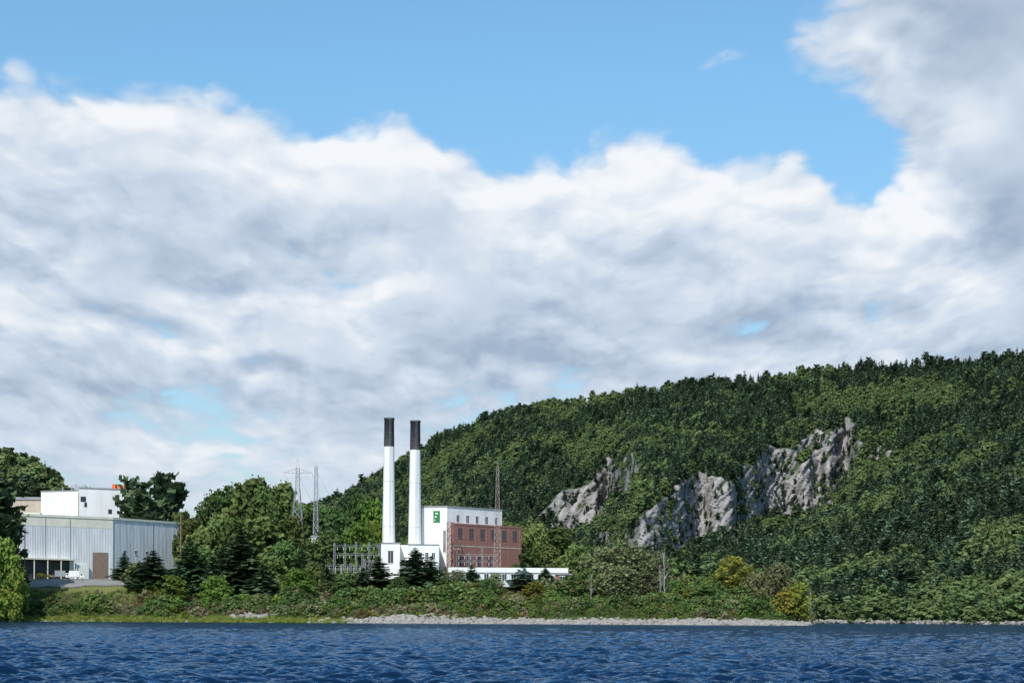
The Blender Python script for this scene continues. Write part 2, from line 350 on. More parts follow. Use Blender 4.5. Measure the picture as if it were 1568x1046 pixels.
dec=[broadleaf('broadleaf_mesh_%d'%i,140+i,[.36,.42,.32][i],L_dec,clumps=[30,36,26][i]) for i in range(3)]
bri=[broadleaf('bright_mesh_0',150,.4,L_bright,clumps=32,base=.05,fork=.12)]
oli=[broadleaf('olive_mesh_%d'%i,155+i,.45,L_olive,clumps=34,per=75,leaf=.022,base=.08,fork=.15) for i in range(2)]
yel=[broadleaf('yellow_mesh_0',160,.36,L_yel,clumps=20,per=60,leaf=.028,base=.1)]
def G1(x,y): return float(G(np.array([x]),np.array([y]))[0])
def tree(name,me,px,top,d,wpx=None,lean=0):
    p=P(px,top,d); gz=G1(p[0],p[1]); h=p[2]-gz
    o=bpy.data.objects.new(name,me); o.location=(p[0],p[1],gz-.1)
    co_=np.array([v.co[:2] for v in me.vertices]); wr=np.percentile(np.abs(co_),98)
    sx=h if wpx is None else (wpx/2/F*d)/wr
    o.scale=(sx,sx,h); o.rotation_euler=(0,lean,random.random()*6.28); return link(o)
for i,(x,t,d,wp) in enumerate([(190,845,752,34),(235,842,744,58),(213,858,742,34),(290,822,765,56),(325,850,760,42),(368,804,766,80),(345,826,776,50),(402,862,756,44),(462,838,775,44),
 (580,850,764,56),(556,868,762,36),(636,838,768,62),(660,850,771,46),(722,864,756,40),(500,866,770,38),(800,858,772,44),(274,864,752,36),(835,868,770,34),(1040,880,776,26),(-6,742,724,62),(14,752,720,44)]):
    tree('spruce_tree',spruce[i%3],x,t,d,wp)
for i,(x,t,d,wp) in enumerate([(218,738,885,46),(245,727,880,50),(268,738,888,40),(196,732,905,30),(4,734,716,56),(-14,760,722,60),(16,775,716,44),(60,745,960,30)]):
    tree('pine_tree',pine[i%2],x,t,d,wp)
for i,(x,t,d,wp) in enumerate([(384,728,846,92),(328,752,868,56),(352,742,856,64),(430,736,850,80),(408,745,842,60),(505,776,832,56),(300,790,822,50),(330,788,815,54),(300,815,800,50),(470,770,836,70),(445,790,812,70),(400,790,806,80),(360,790,812,60),
  (500,812,800,60),(530,790,836,50),(885,832,775,50),(822,802,850,56),(852,806,846,56),(838,832,806,50),(545,756,862,56),(812,838,800,40),(790,862,800,30),(1075,882,790,46),(1100,872,800,46),(275,780,826,50),
  (438,828,780,60),(415,850,766,50),(480,858,768,40),(310,838,774,50),(525,880,758,34),(610,882,752,34),(745,885,752,30),(680,885,750,34),(232,760,890,40),(900,870,760,40),(1080,895,735,40)]):
    tree('broadleaf_tree',dec[i%3],x,t,d,wp)
for x,t,d,wp in [(8,825,706,62),(-12,835,704,66),(20,870,702,40),(572,764,850,48),(552,798,802,60),(262,880,738,44),(455,870,756,50),(330,880,742,44)]: tree('leafy_tree',bri[0],x,t,d,wp)
for i,(x,t,d,wp) in enumerate([(930,836,766,76),(965,831,762,88),(1000,842,768,60),(945,865,752,70),(1190,861,742,70),(1160,876,744,50),(985,872,752,60),(700,872,764,36),(760,876,760,36)]): tree('olive_tree',oli[i%2],x,t,d,wp)
for x,t,d,wp in [(1122,850,758,56),(1140,868,752,44),(1224,890,722,44),(1205,900,722,40),(820,890,748,36),(570,798,810,30),(1060,900,740,40)]: tree('yellowing_tree',yel[0],x,t,d,wp)
# dead tree
g_=Geo(); r=np.random.default_rng(9); g_.beam((0,0,0),(0.03,0,1),.012,.003,5)
for i in range(26):
    z_=.25+.72*r.random(); a=r.random()*6.28; L=.16*(1.1-z_)+.05; e_=(math.cos(a)*L,math.sin(a)*L,z_+.12); g_.beam((.03*z_,0,z_),e_,.005,.001,4)
    g_.beam(e_,(e_[0]*1.2+.02,e_[1]*1.2,e_[2]+.06),.002,.001,4)
deadm=bpy.data.meshes.new('dead_tree_mesh'); deadm.from_pydata(g_.v,[],g_.f); deadm.materials.append(birch)
for x,t,d in [(1018,848,744),(1012,870,742),(1240,905,720),(905,880,748)]: tree('dead_tree',deadm,x,t,d,14 if x!=1018 else 18)
# ---------------------------------------------------------------- instancing
def instancer(name,pts,rot,scl,idx,meshes):
    coll=bpy.data.collections.new(name+'_kinds')
    for i,me in enumerate(meshes): coll.objects.link(bpy.data.objects.new('%s_kind_%02d'%(name,i),me))
    me=bpy.data.meshes.new(name); me.vertices.add(len(pts)); me.vertices.foreach_set('co',np.asarray(pts,np.float32).ravel())
    for n,a,ty in (('rot',rot,'FLOAT_VECTOR'),('scl',scl,'FLOAT_VECTOR')):
        at=me.attributes.new(n,ty,'POINT'); at.data.foreach_set('vector',np.asarray(a,np.float32).ravel())
    at=me.attributes.new('kind','INT','POINT'); at.data.foreach_set('value',np.asarray(idx,np.int32))
    me.update(); ob=link(bpy.data.objects.new(name,me))
    ng=bpy.data.node_groups.new(name+'_scatter','GeometryNodeTree')
    ng.interface.new_socket('Geometry',in_out='INPUT',socket_type='NodeSocketGeometry'); ng.interface.new_socket('Geometry',in_out='OUTPUT',socket_type='NodeSocketGeometry')
    a=ng.nodes.new('NodeGroupInput'); z=ng.nodes.new('NodeGroupOutput'); ip=ng.nodes.new('GeometryNodeInstanceOnPoints')
    ci=ng.nodes.new('GeometryNodeCollectionInfo'); ci.inputs['Collection'].default_value=coll; ci.inputs['Separate Children'].default_value=True; ci.inputs['Reset Children'].default_value=True
    def na(n,ty):
        q=ng.nodes.new('GeometryNodeInputNamedAttribute'); q.data_type=ty; q.inputs['Name'].default_value=n; return [o for o in q.outputs if o.enabled][0]
    L=ng.links.new
    L(a.outputs[0],ip.inputs['Points']); L(ci.outputs[0],ip.inputs['Instance']); ip.inputs['Pick Instance'].default_value=True
    L(na('kind','INT'),ip.inputs['Instance Index']); L(na('rot','FLOAT_VECTOR'),ip.inputs['Rotation']); L(na('scl','FLOAT_VECTOR'),ip.inputs['Scale'])
    L(ip.outputs[0],z.inputs[0]); md=ob.modifiers.new('scatter','NODES'); md.node_group=ng; return ob
def rot3(n,tilt=.05):
    return np.stack([RNG.normal(size=n)*tilt,RNG.normal(size=n)*tilt,RNG.random(n)*6.283],1)
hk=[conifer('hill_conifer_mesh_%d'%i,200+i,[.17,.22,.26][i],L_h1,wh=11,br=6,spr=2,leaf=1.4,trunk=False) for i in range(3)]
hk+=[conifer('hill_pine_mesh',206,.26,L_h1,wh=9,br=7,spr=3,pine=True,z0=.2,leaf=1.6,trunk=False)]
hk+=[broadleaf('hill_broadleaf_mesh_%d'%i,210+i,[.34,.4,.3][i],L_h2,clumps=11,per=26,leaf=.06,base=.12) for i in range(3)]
Pt=np.stack([Xh,Yh,Zh],-1); du=Pt[1:,:-1]-Pt[:-1,:-1]; dv=Pt[:-1,1:]-Pt[:-1,:-1]; ar=np.minimum(np.linalg.norm(np.cross(du,dv),axis=-1),60)
rdil=rk.copy()
for s_ in range(1,8): rdil=np.maximum(rdil,np.roll(rk,-s_,0)*.5)
rockc=rk[:-1,:-1]; below=rdil[:-1,:-1]; hole=fbm(SS[:-1,:-1]/7,ROWP[:-1,:-1]/5,2,90)
dn=np.where(rockc>.45,.0025+.03*(hole>.30),np.where(below>.4,1/90.,1/34.))
lam=ar*dn; cnt=RNG.poisson(lam); ii=np.repeat(np.arange(cnt.size),cnt.ravel()); a_=RNG.random(len(ii))[:,None]; b_=RNG.random(len(ii))[:,None]
pts=Pt[:-1,:-1].reshape(-1,3)[ii]+du.reshape(-1,3)[ii]*a_+dv.reshape(-1,3)[ii]*b_; pts[:,2]-=.3
cn=1.25*fbm(pts[:,0]/80,pts[:,1]/80,3,95)+.25*RNG.normal(size=len(pts))
near=sstep(1350,1000,pts[:,1])*.12; conif=cn>-.12+near
idx=np.where(conif,RNG.integers(0,4,len(pts)),RNG.integers(4,7,len(pts)))
h=np.where(conif,8.5+6*RNG.random(len(pts)),7.5+3.5*RNG.random(len(pts)))*np.where(RNG.random(len(pts))<.08,1.35,1)
h*=np.where(below.ravel()[ii]>.3,.6,1)
ws=np.where(conif,1.15,1.3)*h
print('hill trees',len(pts))
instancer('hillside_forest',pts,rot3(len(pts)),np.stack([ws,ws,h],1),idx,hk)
def scatter(n,s0,s1,d0,d1):
    s=s0+(s1-s0)*RNG.random(n); d=np.sqrt(d0**2+(d1**2-d0**2)*RNG.random(n)); X=(s-CX)/F*d; return s,X,d
s,X,Y=scatter(1500,600,1236,905,1260); z=G(X,Y)
s2,X2,Y2=scatter(900,-300,600,960,1200); z2=G(X2,Y2)
s3_,X3,Y3=scatter(160,290,560,850,960); z3=G(X3,Y3)
s4,X4,Y4=scatter(260,-60,130,930,1010); z4=G(X4,Y4)
X=np.r_[X,X2,X3,X4];Y=np.r_[Y,Y2,Y3,Y4];z=np.r_[z,z2,z3,z4]; n=len(X); ss=CX+F*X/Y
h=9+6*RNG.random(n); h=np.where(ss<600,9+7*RNG.random(n),h); h=np.where((ss>150)&(ss<540),9+4*RNG.random(n),h)
conif=RNG.random(n)<.55; idx=np.where(conif,RNG.integers(0,4,n),RNG.integers(4,7,n)); w_=h*np.where(conif,1.1,1.2)
instancer('distant_woods',np.stack([X,Y,z-.2],1),rot3(n),np.stack([w_,w_,h],1),idx,hk)
# shrubs
shm=[L_dec,L_bright,L_olive,L_yel,L_red,L_tan]
sh=[broadleaf('shrub_mesh_%d'%i,300+i,.62,m_,clumps=13,per=38,leaf=.06,base=0.0,fork=.1) for i,m_ in enumerate(shm)]
s,X,Y=scatter(5200,20,1244,698,792); z=G(X,Y)
nn=fbm(X/14,Y/9,3,120); 
keep=(z>.9)&~((s<200)&(z>4.5)&(nn<.5))&~((s<560)&(z<1.6)&(nn<.2))&~((s<205)&(z>12))
keep&=~((Y>778)&(RNG.random(len(Y))<.6))
X,Y,z,s,nn=X[keep],Y[keep],z[keep],s[keep],nn[keep]; n=len(X)
h=(1.2+1.8*RNG.random(n)+4.2*np.clip(nn*2,0,1))*np.interp(z,[.9,3,9,15],[.55,1.0,1.2,1.0])
h=np.where((s>690)&(s<870)&(z>9),np.minimum(h,1.8),h)
pk=RNG.random(n)*.7+.1+.9*fbm(X/18,Y/12,2,130)
idx=np.select([pk<.42,pk<.58,pk<.74,pk<.79,pk<.84],[0,1,2,3,4],5); idx=np.where(h>4,np.where(idx>2,0,idx),idx)
w_=h*(.9+.5*RNG.random(n))
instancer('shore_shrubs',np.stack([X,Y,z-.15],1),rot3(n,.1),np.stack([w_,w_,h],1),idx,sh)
def tuft(name,seed,m_):
    r=np.random.default_rng(seed); V=[];Fq=[];tn=[]
    for i in range(26):
        a=r.random()*6.28; rad=.5*math.sqrt(r.random()); x,y=math.cos(a)*rad,math.sin(a)*rad; hh=.5+.5*r.random(); b0=r.random()*6.28; dx,dy=math.cos(b0)*.045,math.sin(b0)*.045
        lx,ly=r.normal()*.18,r.normal()*.18; k=len(V)
        V+=[(x-dx,y-dy,-.05),(x+dx,y+dy,-.05),(x+dx*.8+lx*.4,y+dy*.8+ly*.4,hh*.6),(x-dx*.8+lx*.4,y-dy*.8+ly*.4,hh*.6),(x+lx+dx*.2,y+ly+dy*.2,hh),(x+lx-dx*.2,y+ly-dy*.2,hh)]
        Fq+=[(k,k+1,k+2,k+3),(k+3,k+2,k+4,k+5)]; t_=r.random(); tn+=[t_*.5]*2+[t_]*4
    return mesh_np(name,V,Fq,m_,attrs={'tone':tn})
s,X,Y=scatter(17000,0,1244,694,790); z=G(X,Y); pr=np.interp(s,[0,40,540,620,1244],[.9,1,1,.3,.25])
keep=(z>-.25)&(RNG.random(len(s))<pr)&((z<2.2)|((s<220))|(RNG.random(len(s))<.35))&~((s>540)&(z<1.0))&~((s<210)&(z>11)); X,Y,z,s=X[keep],Y[keep],z[keep],s[keep]; n=len(X)
h=.7+.8*RNG.random(n); w_=1.2+RNG.random(n)
idx=np.where(z<1.5,np.where(RNG.random(n)<.8,0,1),np.where(RNG.random(n)<.5,1,2))
instancer('lakeside_grass',np.stack([X,Y,z],1),rot3(n),np.stack([w_,w_,h],1),idx,[tuft('reed_tuft',1,L_reed),tuft('grass_tuft',2,L_bright),tuft('dry_grass_tuft',3,L_tan)])
# rocks
import bmesh
rockm=surf('shore_rock',(.37,.345,.31),(.17,.155,.14),.7,.9,bump=.5)
def rockmesh(name,seed):
    bm=bmesh.new(); bmesh.ops.create_icosphere(bm,subdivisions=2,radius=1); r=random.Random(seed)
    pl=[(Vector((r.gauss(0,1),r.gauss(0,1),r.gauss(0,1))).normalized(),.55+.3*r.random()) for _ in range(9)]
    for v in bm.verts:
        for n_,d_ in pl:
            k_=v.co.dot(n_)-d_
            if k_>0: v.co-=n_*k_
        v.co*=1+r.uniform(-.05,.05)
    me=bpy.data.meshes.new(name); bm.to_mesh(me); bm.free(); me.materials.append(rockm); return me
rkm=[rockmesh('rock_mesh_%d'%i,i) for i in range(5)]
s,X,Y=scatter(14000,460,1246,684,708); z=G(X,Y); k=(z>-.4)&(z<1.5)&(RNG.random(len(s))<np.interp(s,[460,560,640,1246],[0,.5,.8,.8])); X,Y,z=X[k],Y[k],z[k]; sz=.25+1.0*RNG.random(len(X))**3
for (px,dd,r1,r2,N,big) in [(395,716,9,4,60,1.8),(300,722,5,3,16,1.0),(630,704,12,4,110,1.8),(575,706,8,2,40,1.2),(760,700,12,3,50,1.2),(880,702,12,3,50,1.2),(1075,700,9,3,60,1.4),(1180,698,10,3,60,1.2)]:
    x0=(px-CX)/F*dd; xx=x0+RNG.normal(size=N)*r1*.6; yy=dd+RNG.normal(size=N)*r2*.6; X=np.r_[X,xx];Y=np.r_[Y,yy];z=np.r_[z,G(xx,yy)+.3]; sz=np.r_[sz,big*(.4+.6*RNG.random(N))]
ff=RNG.random(1800); sI=1238+(1850-1238)*ff; dI=np.interp(sI,S,foot)*1.0+RNG.random(1800)*5-1; X=np.r_[X,(sI-CX)/F*dI];Y=np.r_[Y,dI];z=np.r_[z,RNG.random(1800)*1.2-.2]; sz=np.r_[sz,.35+.9*RNG.random(1800)**2]
n=len(X); instancer('shoreline_rocks',np.stack([X,Y,z],1),rot3(n,.4),np.stack([sz*1.3,sz*1.2,sz*.75],1),RNG.integers(0,5,n),rkm)
# ---------------------------------------------------------------- water
rows=[55.0]
while rows[-1]<1250: rows.append(rows[-1]*1.0034)
rows=np.array(rows); sc=np.linspace(-260,1830,640); A_=(sc-CX)/F
WX=A_[None]*rows[:,None]; WY=rows[:,None].repeat(len(sc),1); WZ=np.zeros(WX.shape); sp_=(rows*.0034)[:,None]
rw=np.random.default_rng(5)
wxw=WX+1.5*fbm(WX/6,WY/6,2,150); wyw=WY+1.5*fbm(WX/6,WY/6,2,160)
for i in range(70):
    lam_=.55*(5/.55)**(rw.random()**1.1); th=math.radians(90+rw.normal()*36+14); k=2*math.pi/lam_; a=.0115*lam_*min(1,(2.2/lam_)**.7)
    fade=np.clip(lam_/(2.2*sp_)-.6,0,1); ph=k*(wxw*math.cos(th)+wyw*math.sin(th))+rw.random()*6.28
    WZ+=a*fade*(2*((np.sin(ph)+1)/2)**1.6-.85)
gust=.5+1.0*(fbm(WX/10,WY/30,4,140)*.5+.5); WZ=WZ*gust
Wv=np.stack([WX,WY,WZ],-1).reshape(-1,3); Wf=gridfaces(*WX.shape)
k=len(Wv); far=rows[-1]; xl,xr=A_[0],A_[-1]; B_=60000
ex=np.array([(xl*55,55,0),(xr*55,55,0),(xr*far,far,0),(xl*far,far,0),(-B_,-3000,0),(B_,-3000,0),(B_,B_,0),(-B_,B_,0)])
Wf=np.vstack([Wf,[(k+4,k+5,k+1,k),(k+5,k+6,k+2,k+1),(k+6,k+7,k+3,k+2),(k+7,k+4,k,k+3)]]); Wv=np.vstack([Wv,ex])
m,nt=newmat('lake_water'); tcn=nt.node('ShaderNodeTexCoord').outputs['Object']
n1=nt.noise(nt.vm('MULTIPLY',tcn,(.6,.8,1)),1.6,4,.6); n2=nt.noise(nt.vm('MULTIPLY',tcn,(.5,.22,1)),.35,4,.6)
bn=nt.node('ShaderNodeBump',{'Strength':1.0,'Distance':.24,'Height':nt.m('MULTIPLY_ADD',n2,1.2,n1)})
fr=nt.node('ShaderNodeFresnel',{'IOR':1.33,'Normal':bn.outputs[0]})
df=nt.node('ShaderNodeBsdfDiffuse',{'Color':(.003,.016,.042,1),'Normal':bn.outputs[0]})
gl=nt.node('ShaderNodeBsdfGlossy',{'Color':(.48,.68,.90,1),'Roughness':.05,'Normal':bn.outputs[0]})
mx=nt.node('ShaderNodeMixShader',{0:nt.m('MULTIPLY',fr.outputs[0],.76),1:df.outputs[0],2:gl.outputs[0]})
finish(nt,mx.outputs[0]); obj('lake_water',Wv,Wf,m,smooth=True)
# ---------------------------------------------------------------- building materials
M_white=surf('white_paint',(.82,.82,.80),(.70,.70,.68),.25,.6,(1,1,.25))
M_metal=surf('white_metal_cladding',(.74,.75,.76),(.56,.58,.61),.35,.5,(1,1,.15))
M_cream=surf('cream_trim',(.76,.73,.60),(.64,.61,.50),.3,.7)
M_dark=surf('black_paint_and_shade',(.035,.035,.04),(.07,.07,.07),.3,.6)
M_brickc,nt=newmat('red_brick'); tcn=nt.node('ShaderNodeTexCoord').outputs['Object']
sx=nt.node('ShaderNodeSeparateXYZ',{0:tcn}); v=nt.node('ShaderNodeCombineXYZ',{0:nt.m('ADD',sx.outputs[0],sx.outputs[1]),1:sx.outputs[2],2:0.0}).outputs[0]
bk=nt.node('ShaderNodeTexBrick',{'Vector':v,'Color1':(.33,.13,.10,1),'Color2':(.26,.11,.085,1),'Mortar':(.34,.26,.22,1),'Scale':1.0,'Mortar Size':.01,'Brick Width':.45,'Row Height':.16})
c=nt.mix(nt.mr(nt.noise(tcn,.3,4),.4,.7,0,.4),bk.outputs[0],(.22,.11,.09,1))
b=nt.node('ShaderNodeBsdfPrincipled',{'Base Color':c,'Roughness':.85}); finish(nt,b.outputs[0])
M_glass=surf('dark_window_glass_and_shade',(.03,.04,.05),(.05,.06,.07),.5,.25,spec=.5)
M_steel=surf('galvanised_steel',(.36,.37,.38),(.26,.26,.27),.5,.5,metal=.3)
M_rust=surf('red_oxide_steel',(.28,.12,.09),(.2,.10,.08),.5,.7)
M_grey=surf('weathered_mast_steel',(.36,.28,.26),(.30,.24,.23),.5,.7)
M_roof=surf('grey_roof',(.30,.30,.30),(.22,.22,.22),.3,.9)
M_brown=surf('brown_door',(.30,.21,.16),(.24,.17,.13),.6,.7)
M_green=surf('green_sign_paint',(.03,.20,.06),(.03,.16,.05),.5,.6)
M_orange=surf('orange_paint',(.65,.14,.04),(.5,.12,.04),.5,.6)
M_yellow=surf('yellow_paint',(.65,.42,.03),(.55,.35,.03),.8,.5)
M_asph=surf('gravel_road',(.24,.235,.22),(.17,.165,.155),.3,.9)
M_wood=surf('weathered_pole',(.22,.15,.10),(.14,.10,.07),.6,.9)
M_tan=surf('tan_metal',(.5,.42,.32),(.4,.34,.27),.4,.6)
def ZT(row,px,d): return P(px,row,d)[2]
def fp(l): return [P(px,HY,d)[:2] for px,d in l]
def wl(p,q): return float(np.linalg.norm(np.array(q[:2])-np.array(p[:2])))
def windows(e,p,q,n,a0,a1,w_,z0,z1,name='windows',frame=M_white):
    g1=Geo();g2=Geo()
    for i in range(n):
        c=a0+(a1-a0)*(i+.5)/n
        g1.wall(p,q,c-w_/2,c+w_/2,z0,z1,.06,.05)
        g2.wall(p,q,c-w_/2-.15,c+w_/2+.15,z0-.22,z0-.003,.2,.03); g2.wall(p,q,c-w_/2-.15,c+w_/2+.15,z1+.003,z1+.2,.14,.03)
        g2.wall(p,q,c-.05,c+.05,z0,z1,.1,-.065)
    g1.make(name,M_glass,e); g2.make(name+'_trim',frame,e)
# --- boiler house
e=empty('power_plant_building'); f=fp([(645,804),(684,800),(768,826),(740,868),(645,868)])
zt=ZT(776,684,800); zb=PLAT-2
g_=Geo(); g_.prism(f,zb,zt); g_.make('boiler_house_walls',M_white,e)
g_=Geo(); g_.prism([tuple(np.array(q)+0) for q in f],zt+.003,zt+.25); 
for a,b_ in((0,1),(1,2)): g_.wall(f[a],f[b_],-.15,wl(f[a],f[b_])+.15,zt-.1,zt+.5,.2,.2)
g_.make('parapet',M_roof,e)
L1=wl(f[1],f[2])
windows(e,f[1],f[2],5,3.5,L1-1,1.5,ZT(801,720,812),ZT(790,720,812),'upper_windows')
L0=wl(f[0],f[1]); g_=Geo(); g_.wall(f[0],f[1],L0*.46,L0*.72,ZT(800,668,801),ZT(782,668,801),.1,.02); g_.make('green_sign',M_green,e)
g_=Geo()
for k_ in range(3): g_.wall(f[0],f[1],L0*(.50+.02*k_),L0*(.54+.05*k_),ZT(797-5*k_,668,801),ZT(795-5*k_,668,801),.14,-.105)
g_.make('sign_marks',M_white,e)
windows(e,f[0],f[1],1,L0*.8,L0,1.0,ZT(845,680,801),ZT(812,680,801),'side_slot_window')
bf=fp([(690,796),(798,829),(775,872),(700,868)]); zbt=ZT(803,692,797)
g_=Geo(); g_.prism(bf,zb,zbt); g_.make('turbine_hall_walls',M_brickc,e); g_=Geo(); LB=wl(bf[0],bf[1]); 
g_.wall(bf[0],bf[1],-.1,LB+.1,zbt-.1,zbt+.6,.15,.3); g_.wall(bf[1],bf[2],0,wl(bf[1],bf[2]),zbt-.1,zbt+.6,.15,.3); g_.make('brick_coping',M_brickc,e)
windows(e,bf[0],bf[1],6,2,LB-1,2.4,ZT(825,730,808),ZT(810,730,808),'turbine_windows_upper',M_brickc)
windows(e,bf[0],bf[1],4,2,LB*.6,2.4,ZT(866,730,808),ZT(852,730,808),'turbine_windows_lower',M_brickc)
g_=Geo()
for i in range(7):
    a=1+(LB-2)*i/6; g_.wall(bf[0],bf[1],a-.2,a+.2,zb,zbt-.12,.12,.02)
g_.make('brick_pilasters',M_brickc,e)
g_=Geo(); g_.wall(bf[0],bf[1],0,LB,ZT(838,730,808),ZT(836,730,808),.1,.02); g_.make('stone_band',M_tan,e)
af=fp([(583,786),(612,786),(612,815),(583,815)]); za=ZT(832,597,786); g_=Geo(); g_.prism(af,zb,za); g_.make('annex_walls',M_white,e)
g_=Geo(); g_.wall(af[0],af[1],-.2,wl(af[0],af[1])+.2,za,za+.4,.25,.2); g_.make('annex_parapet',M_roof,e)
windows(e,af[0],af[1],1,2.2,5.4,2.0,ZT(862,597,786),ZT(843,597,786),'annex_window')
af=fp([(624,788),(672,790),(672,815),(624,815)]); za=ZT(834,640,788); g_=Geo(); g_.prism(af,zb,za); g_.make('fan_house_walls',M_white,e)
g_=Geo(); g_.wall(af[0],af[1],-.2,wl(af[0],af[1])+.2,za,za+.35,.25,.2); g_.make('fan_house_parapet',M_roof,e)
windows(e,af[0],af[1],4,1,wl(af[0],af[1])-1,1.2,ZT(856,640,788),ZT(846,640,788),'fan_house_windows')
af=fp([(608,795),(650,795),(650,820),(608,820)]); za=ZT(846,640,795); g_=Geo(); g_.prism(af,zb,za+3); g_.make('connecting_block',M_white,e)
g_=Geo()
for px,rw_,d_ in ((655,768,835),(700,770,840),(725,770,840)):
    p=P(px,rw_+6,d_); g_.beam((p[0],p[1],zt),(p[0],p[1],zt+1.6),.5,.5,8)
for px in (650,660,676,695,712,735,752):
    p=P(px,800,806 if px<684 else 830); g_.beam((p[0],p[1]+4,zt),(p[0],p[1]+4,zt+2.2),.08,.05,4)
g_.make('roof_vents',M_steel,e)
g_=Geo(); p=P(631,822,800); g_.beam((p[0],p[1],ZT(835,631,800)),(p[0],p[1],ZT(820,631,800)),1.6,1.4,12); g_.beam((p[0],p[1],ZT(820,631,800)),(p[0],p[1],ZT(817,631,800)),1.4,.5,12)
g_.make('tan_hopper',M_rust,e,True)
def lattice(g,c,w0,w1,z0,z1,n,t=.09,tb=.05):
    pr=None
    for i in range(n+1):
        u=i/n; w_=w0+(w1-w0)*u; z=z0+(z1-z0)*u; q=[(c[0]+sx_*w_/2,c[1]+sy_*w_/2,z) for sx_,sy_ in((-1,-1),(1,-1),(1,1),(-1,1))]
        for a in range(4):
            g.beam(q[a],q[(a+1)%4],tb)
            if pr: g.beam(pr[a],q[a],t); g.beam(pr[a],q[(a+1)%4],tb); g.beam(pr[(a+1)%4],q[a],tb)
        pr=q
g_=Geo(); c=P(690,800,790); lattice(g_,c,2.8,2.8,PLAT,ZT(800,690,790),7,.16,.1); g_.make('stair_tower_frame',M_rust,e)
e=empty('low_white_building'); lf=fp([(688,768),(868,772),(868,788),(688,788)]); z0=ZT(890,780,770); z1=ZT(869,780,770)
g_=Geo(); g_.prism(lf,zb,z1-.9); g_.make('walls',M_metal,e); g_=Geo(); g_.wall(lf[0],lf[1],-.4,wl(lf[0],lf[1])+.4,z1-1.9,z1,.5,5.5); g_.make('roof_fascia',M_white,e)
windows(e,lf[0],lf[1],12,2,44,1.6,z0+.8,z1-2.4,'window_band')
e=empty('red_shed'); lf=fp([(850,762),(874,762),(874,770),(850,770)]); g_=Geo(); g_.prism(lf,zb-2,ZT(880,860,762)); g_.make('walls',M_rust,e)
g_=Geo(); g_.wall(lf[0],lf[1],-.4,wl(lf[0],lf[1])+.4,ZT(880,860,762)+.003,ZT(878,860,762),.5,3.4); g_.make('roof',M_roof,e); windows(e,lf[0],lf[1],1,.5,5,2.4,PLAT,PLAT+2,'door',M_white)
def stack(px_t,px_b,top,blk,d,rt,rb):
    pt=P((px_t),top,d); x,y=pt[0],pt[1]; e=empty('smokestack',(x,y,0)); zt_=pt[2]; zk=P(px_t,blk,d)[2]; z0=PLAT-1
    def rad(z): return rb+(rt-rb)*(z-z0)/(zt_-z0)
    def tube(name,prof,mat,cap=False):
        n=40; V=[];Fq=[]
        for r_,z in prof:
            for i in range(n): t=2*math.pi*i/n; V.append((r_*math.cos(t),r_*math.sin(t),z))
        for k_ in range(len(prof)-1):
            for i in range(n): j=(i+1)%n; Fq.append((k_*n+i,k_*n+j,(k_+1)*n+j,(k_+1)*n+i))
        o=obj(name,V,Fq,mat,e,smooth=True); return o
    tube('white_shaft',[(rad(z),z) for z in np.linspace(z0,zk,9)],M_white)
    tube('black_top',[(rad(zk)+.02,zk),(rad(zt_-.9)+.02,zt_-.9),(rt+.22,zt_-.85),(rt+.22,zt_),(rt-.25,zt_),(rt-.35,zt_-4)],M_dark)
    for k_,u in enumerate((.35,.62,.88)):
        z=z0+(zt_-z0)*u; tube('band_%d'%k_,[(rad(z)+.03,z),(rad(z)+.1,z+.02),(rad(z)+.1,z+.22),(rad(z)+.03,z+.24)],M_dark if u>.8 else M_white)
    g1=Geo()
    for s_ in(-.25,.25): g1.beam((s_+.6,-rad(z0)-.25,z0),(s_+.6,-rt-.25,zt_),.04)
    for z in np.arange(z0,zt_,1.2): g1.beam((.35,-rad(z)-.25,z),(.85,-rad(z)-.25,z),.03)
    g1.make('ladder',M_steel,e)
stack(596,595,640,684,806,1.95,2.85)
stack(636,635,644,689,800,1.95,2.85)
e=empty('electrical_substation'); g_=Geo(); g2=Geo(); r=np.random.default_rng(3)
for row,(dd,x0,x1,nn_,tr) in enumerate([(786,508,585,5,836),(802,512,578,4,828),(792,700,758,4,842),(782,555,582,3,850),(778,500,556,4,862)]):
    cs=[P(x+r.normal()*2,tr+r.integers(-7,9),dd) for x in np.linspace(x0,x1,nn_)]
    for c in cs: lattice(g_,c,.9,.6,PLAT-1,c[2],7,.05,.03)
    zz=min(c[2] for c in cs)
    for k_ in(.15,.6):
        za_=PLAT+(zz-PLAT)*(1-k_*.5)
        for o_ in(-.35,.35): g_.beam((cs[0][0],dd+o_,za_),(cs[-1][0],dd+o_,za_),.05)
        g_.beam((cs[0][0],dd,za_+.7),(cs[-1][0],dd,za_+.7),.045)
        n_=int((cs[-1][0]-cs[0][0])/1.2)
        for i in range(n_):
            xa=cs[0][0]+i*1.2; g_.beam((xa,dd,za_ if i%2 else za_+.7),(xa+1.2,dd,za_+.7 if i%2 else za_),.03)
            if i%2: g2.beam((xa,dd,za_-.1),(xa,dd,za_-1.3),.10,.10,6)
for i in range(7):
    p=P(507+i*11,0,784); x=p[0]; g2.box(x-.9,x+.9,783,785,PLAT,PLAT+2.6); 
    for q in(-.5,0,.5): g2.beam((x+q,784,PLAT+2.6),(x+q,784,PLAT+4.1),.13,.06,6)
g_.make('steel_gantries',M_steel,e); g2.make('transformers_and_insulators',M_metal,e)
